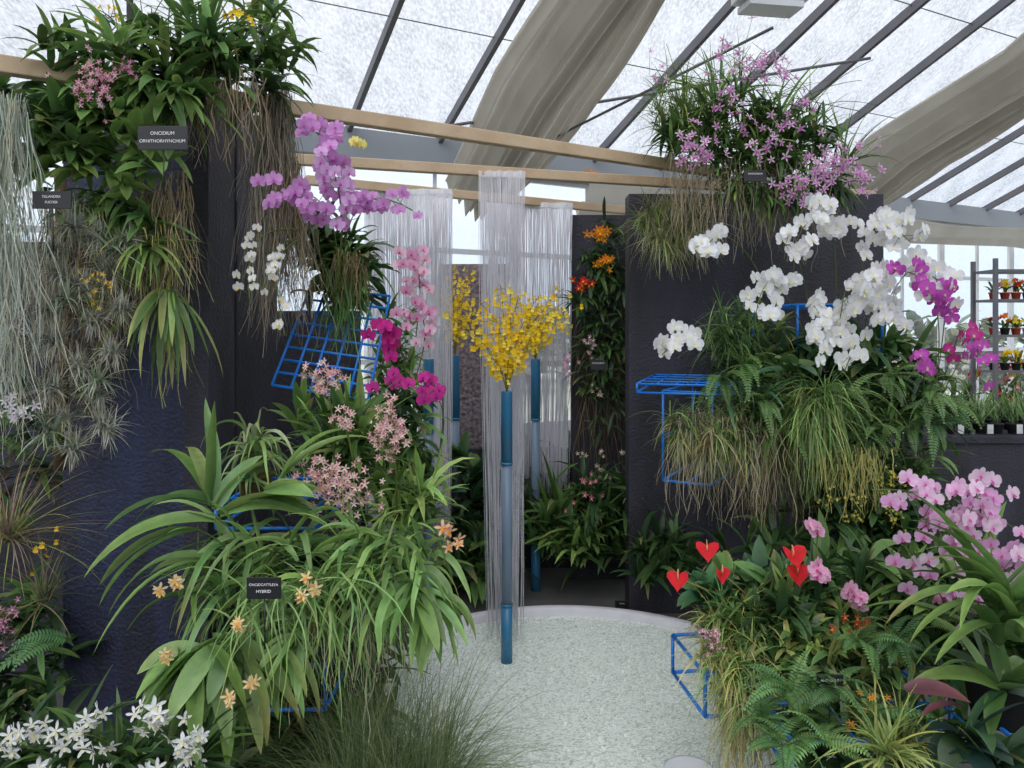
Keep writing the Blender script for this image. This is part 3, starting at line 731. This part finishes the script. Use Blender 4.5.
thicket(b,P(895,420,3.4),(.26,.15,.27),60,7,.17,.02,[G3,G1,G2],1.4,(-40,60),ALL,'lance')
rosette(b,P(795,370,3.15),10,.18,.07,[GB,G1],.9,(10,60),ALL,'ovate')
thicket(b,P(800,440,3.6),(.45,.1,.16),44,7,.18,.02,[G3,G1,BR],1.4,(-60,40),ALL,'lance')
b.make('hanging_foliage')
b=Bld()
thicket(b,P(712,430,3.15),(.20,.1,.13),40,24,.17,.005,[G4,G2,G1,(.40,.36,.18),(.30,.26,.14)],1.6,(-70,60),ALL,'grass',7)
thicket(b,P(755,405,3.2),(.15,.1,.15),28,10,.17,.012,[G1,G3,GB],1.6,(-60,60),ALL,'lance',6)
strands(b,P(725,430,3.15),(.22,.1,.08),340,.34,(.34,.30,.19),.0018,.35)
thicket(b,P(815,405,3.1),(.07,.05,.07),14,30,.3,.005,[G2,G4,G1],2.2,(-70,70),ALL,'grass',8)
strands(b,P(815,400,3.1),(.09,.06,.03),220,.4,(.30,.38,.13),.002,.18,mat=0)
strands(b,P(780,430,3.25),(.24,.1,.05),260,.4,(.24,.19,.11),.0018,.3)
b.make('hanging_grass_epiphyte')
b=Bld()
for (x,y) in ((850,395),(885,380),(930,395),(870,430),(780,430),(905,430),(745,365),(760,400),(840,440),(720,380),(930,425),(945,405)):
    fern(b,P(x,y,3.1),9,.21,.055,R.choice([G1,(.09,.22,.06),(.15,.30,.07)]),(-20,60),(150,390),1.8)
b.make('hanging_fern')
b=Bld()
strands(b,P(855,455,3.0),(.12,.08,.05),110,.24,(.45,.42,.10),.0025,.35,mat=0)
for i in range(8): cluster(b,P(U(825,900),U(470,520),2.9),(.04,.03,.04),14,'star',.014,(.62,.55,.14),YE)
thicket(b,P(870,505,3.2),(.34,.1,.20),54,6,.18,.026,[G3,G1],1.2,(-30,60),ALL,'lance')
b.make('yellow_green_orchid')

# ======== RIGHT LOWER ========
b=Bld()
PKS=[(.84,.55,.76),(.88,.68,.82),(.80,.46,.72)]
for (x0,y0,x1,y1,x2,y2,n) in ((960,640,990,480,872,490,18),(960,640,990,500,920,520,17),(970,640,980,480,945,500,16),(980,650,1000,460,975,500,16),(960,640,930,560,895,540,10),(990,650,1010,520,1000,575,10),(940,650,960,570,960,610,7)):
    spray(b,P(x0,y0,2.3),P(x1,y1,2.25),P(x2,y2,2.15),n,'phal',.052,PKS,(.65,.1,.4),.42,1.3)
for (x,y) in ((818,530),(825,578),(850,592),(862,600),(940,598),(815,572),(965,608)):
    cluster(b,P(x,y,2.3),(.02,.01,.02),4,'phal',.048,(.84,.48,.65),MAG)
tube(b,[P(830,650,2.5),P(815,580,2.4),P(818,530,2.31)],.003,STEM)
b.make('pink_phalaenopsis_orchid')
b=Bld()
for (az,el,L,w,dr) in ((180,70,.36,.045,1.6),(190,60,.40,.045,1.8),(200,45,.40,.048,1.8),(170,75,.42,.048,1.3),(10,50,.34,.05,.9),(350,55,.4,.05,.9),(0,40,.36,.05,.7),(185,30,.36,.045,1.8),(260,50,.34,.045,1.9),(280,40,.34,.05,1.8),(230,60,.38,.045,2.0),(160,50,.38,.048,1.5),(200,70,.42,.05,1.7)):
    for q in range(2): leaf(b,P(1012+U(-20,10),620+U(-20,30),1.98),dirv(az+U(-15,15),el+U(-12,8)),L*U(.7,1.05),w,vary(R.choice([G2,G1,(.18,.36,.06)])),dr,11,'strap',.3,0,.6,.04)
rosette(b,P(1000,690,1.95),16,.3,.045,[G1,GB,G2],1.6,(0,70),ALL,'strap',10)
thicket(b,P(965,630,2.35),(.22,.12,.18),40,6,.2,.035,[G1,GB,G3,G2],1.3,(-10,80),ALL,'lance')
potmesh(b,P(1000,720,2.1),.1,.14,(.03,.03,.03))
b.make('cymbidium_orchid')
def anthurium(b,c,base,s,n):
    tube(b,bez(base,base.lerp(c,.6)+Vec((0,0,.05)),c),.003,(.25,.2,.06))
    n=n.normalized(); rt=Z.cross(n).normalized(); up=n.cross(rt)
    vs=[c]; cs=[RED]; N=18
    for k in range(N):
        t=2*math.pi*k/N; x=.95*math.sin(t)**3; y=(13*math.cos(t)-5*math.cos(2*t)-2*math.cos(3*t)-math.cos(4*t))/16
        vs.append(c+rt*x*s*.5+up*(y)*s*.5+n*(.3*s*(x*x))); cs.append((.8,.03,.04))
    b.add(vs,[(0,1+k,1+(k+1)%N) for k in range(N)],cs,1)
    tube(b,[c,c+n*.012+up*.01,c+n*.02+up*.03],.004,(.85,.45,.25),1,6,.002)
b=Bld(); base=P(760,640,2.6)
for (x,y,s) in ((707,551,.08),(721,575,.06),(678,580,.075),(793,556,.09),(797,574,.08)):
    anthurium(b,P(x,y,2.40),base+Vec((U(-.1,.1),0,0)),s,Vec((U(-.5,.5),-.9,U(.4,1.1))))
thicket(b,P(755,600,2.6),(.22,.1,.12),26,4,.14,.065,[GB,(.06,.2,.06),G1],.9,(10,80),ALL,'ovate')
thicket(b,P(705,595,2.5),(.06,.05,.04),7,4,.11,.065,[GB,(.06,.2,.06)],.9,(10,80),ALL,'ovate')
b.make('anthurium')
b=Bld()
thicket(b,P(740,640,2.42),(.13,.1,.1),30,12,.16,.010,[G4,G2,(.46,.46,.14)],1.4,(-10,80),ALL,'grass')
thicket(b,P(800,630,2.4),(.22,.1,.1),50,6,.13,.03,[G1,G2,G3],1.1,(0,80),ALL,'lance')
thicket(b,P(850,600,2.5),(.3,.12,.14),60,6,.15,.03,[G3,G1,G2],1.1,(0,80),ALL,'lance')
thicket(b,P(742,690,2.28),(.05,.08,.08),22,18,.20,.005,[G4,(.46,.42,.18),G2],1.8,(-60,60),ALL,'grass')
thicket(b,P(720,655,2.34),(.07,.05,.05),14,16,.13,.007,[G4,(.42,.40,.14),G2],1.5,(-40,70),ALL,'grass')
strands(b,P(742,700,2.25),(.07,.06,.05),220,.3,(.46,.42,.2),.0018,.3)
thicket(b,P(840,670,2.3),(.32,.1,.08),60,7,.13,.022,[G1,G2,G3,G4],1.3,(-20,80),ALL,'lance')
for i in range(4): cluster(b,P(U(702,722),U(630,650),2.3),(.03,.02,.03),8,'star',.018,(.8,.4,.5),WH)
cluster(b,P(855,625,2.25),(.05,.03,.03),16,'star',.028,(.45,.08,.06),OR)
cluster(b,P(870,720,1.95),(.06,.03,.06),14,'star',.022,(.8,.4,.08),OR)
b.make('mixed_tropical_planting')
b=Bld()
for (x,y,d) in ((755,720,2.05),(790,690,2.05),(830,690,1.95),(870,720,1.95),(900,640,2.2),(820,740,1.9),(760,650,2.4),(860,640,2.2),(930,620,2.3),(785,745,1.9)):
    fern(b,P(x,y,d),12,.15,.05,R.choice([(.13,.32,.07),(.10,.25,.06),(.22,.42,.10)]),(0,70),(130,410),1.5)
b.make('potted_fern')
b=Bld()
rosette(b,P(885,755,1.85),90,.19,.010,[G4,(.34,.48,.1)],1.4,(10,85),ALL,'grass',8)
rosette(b,P(905,745,1.95),70,.19,.009,[G4,(.34,.48,.1)],1.4,(10,85),ALL,'grass',8)
rosette(b,P(965,740,1.85),10,.19,.07,[(.03,.08,.06),G3],1.2,(0,50),(150,390),'ovate')
leaf(b,P(905,690,1.9),dirv(350,10),.16,.055,(.22,.06,.08),.7,8,'ovate',.4); leaf(b,P(960,705,1.85),dirv(200,10),.13,.045,(.2,.05,.07),.5,8,'ovate',.4)
rosette(b,P(1000,770,1.8),18,.2,.045,[GB,G3],1.2,(0,70),ALL,'lance')
thicket(b,P(880,740,2.1),(.3,.15,.12),46,6,.16,.025,[G3,G1],1.1,(0,80),ALL,'lance')
b.make('low_foliage_plants')
b=Bld(); thicket(b,Vec((1.5,3.3,.5)),(.6,.35,.35),80,6,.24,.035,[G3,(.03,.09,.02),G1],1.2,(0,80),ALL,'lance')
thicket(b,Vec((1.12,3.0,.25)),(.26,.35,.15),40,6,.2,.035,[G3,G1],1.2,(0,80),ALL,'lance')
b.make('ground_foliage')

# ======== RIGHT BENCH ========
def bench(x0,x1,y0,y1,z):
    t=box('display_bench',x0,x1,y0,y1,z-.05,z,M_BLACK); 
    b=Bld()
    for x in (x0+.06,(x0+x1)/2,x1-.06):
        for y in (y0+.06,y1-.06): beamB(b,Vec((x,y,0)),Vec((x,y,z-.05)),.06,.06)
    vs=[Vec((x0,y0+.02,.1)),Vec((x1,y0+.02,.1)),Vec((x1,y0+.02,z-.05)),Vec((x0,y0+.02,z-.05))]; b.add(vs,[(0,1,2,3)],[(1,1,1)]*4,0)
    l=b.make('legs',[M_BLACK],False); l.parent=t; l.matrix_parent_inverse=Matrix.Translation(-t.location)
bench(2.35,5.2,4.75,5.5,.92)
bench(3.4,6.4,6.3,7.0,.92)
b=Bld()
for i in range(26):
    for j in range(3):
        c=Vec((2.45+i*.105,4.86+j*.2,.92)); potmesh(b,c,.04,.07,(.03,.03,.03)); rosette(b,c+Vec((0,0,.07)),11,.24,.012,[(.28,.42,.18),G1,G2],.5,(50,88),ALL,'strap',5)
for i in range(14):
    x=2.5+i*.19; b.add([Vec((x,4.78,.93)),Vec((x+.04,4.78,.93)),Vec((x+.04,4.78,.99)),Vec((x,4.78,.99))],[(0,1,2,3)],[(.85,.85,.85)]*4,1)
b.make('seedling_pots')
b=Bld()
for i in range(26):
    c=Vec((3.5+i*.11,6.45+U(0,.35),.92)); potmesh(b,c,.05,.09,(.03,.03,.03)); rosette(b,c+Vec((0,0,.09)),9,.24,.03,[G1,G2],1.,(30,88),ALL,'lance',5)
    cluster(b,c+Vec((0,-.03,.3)),(.08,.05,.12),6,'phal',.06,R.choice([WH,RED,YE,PK,LPK,(.9,.9,.8)]),YE)
b.make('potted_flowers')
b=Bld()
for z in (.95,1.25,1.55,1.85,2.1): beamB(b,Vec((4.05,6.35,z)),Vec((5.2,6.35,z)),.3,.02)
for x in (4.05,5.2):
    for y in (6.2,6.5): beamB(b,Vec((x,y,.92)),Vec((x,y,2.2)),.03,.03)
b.make('shelf_rack',[M_STEEL],False)
b=Bld()
for z in (.96,1.26,1.56,1.86):
    for i in range(12):
        c=Vec((4.10+i*.095,6.3,z)); potmesh(b,c,.04,.06,R.choice([(.5,.1,.05),(.04,.04,.04),(.7,.65,.6)])); rosette(b,c+Vec((0,0,.06)),12,.13,.022,[G1,G2,G3],1.,(30,88),ALL,'lance',4)
        cluster(b,c+Vec((0,-.03,.13)),(.035,.03,.035),5,'phal',.045,R.choice([RED,YE,PK,WH,OR]),YE)
b.make('small_potted_flowers')

# ---------------- light / world / camera ----------------
w=bpy.data.worlds.new('overcast_sky'); S.world=w; w.use_nodes=True; nt=w.node_tree; nt.nodes.clear()
o=nt.nodes.new('ShaderNodeOutputWorld'); bg=nt.nodes.new('ShaderNodeBackground'); tc=nt.nodes.new('ShaderNodeTexCoord')
sp=nt.nodes.new('ShaderNodeSeparateXYZ'); rp=nt.nodes.new('ShaderNodeValToRGB')
nt.links.new(tc.outputs['Generated'],sp.inputs[0]); nt.links.new(sp.outputs['Z'],rp.inputs[0])
rp.color_ramp.elements[0].color=(.66,.76,.88,1); rp.color_ramp.elements[1].color=(.95,.97,1.0,1); rp.color_ramp.elements[1].position=.45
nt.links.new(rp.outputs[0],bg.inputs[0]); bg.inputs[1].default_value=1.5; nt.links.new(bg.outputs[0],o.inputs[0])
sd=bpy.data.lights.new('sun','SUN'); sd.energy=4.6; sd.angle=1.1; sd.color=(1,.99,.97); so=bpy.data.objects.new('sun',sd); S.collection.objects.link(so)
so.rotation_euler=(math.radians(38),math.radians(-12),0)
cd=bpy.data.cameras.new('camera'); cd.lens=26.02; cd.sensor_width=36; cd.shift_y=-(384-HOR)/1024; cd.clip_end=300
co=bpy.data.objects.new('camera',cd); S.collection.objects.link(co); co.location=(0,0,EYE); co.rotation_euler=(math.pi/2,0,0); S.camera=co
try:
    S.view_settings.view_transform='Standard'; S.view_settings.look='None'
except Exception: pass
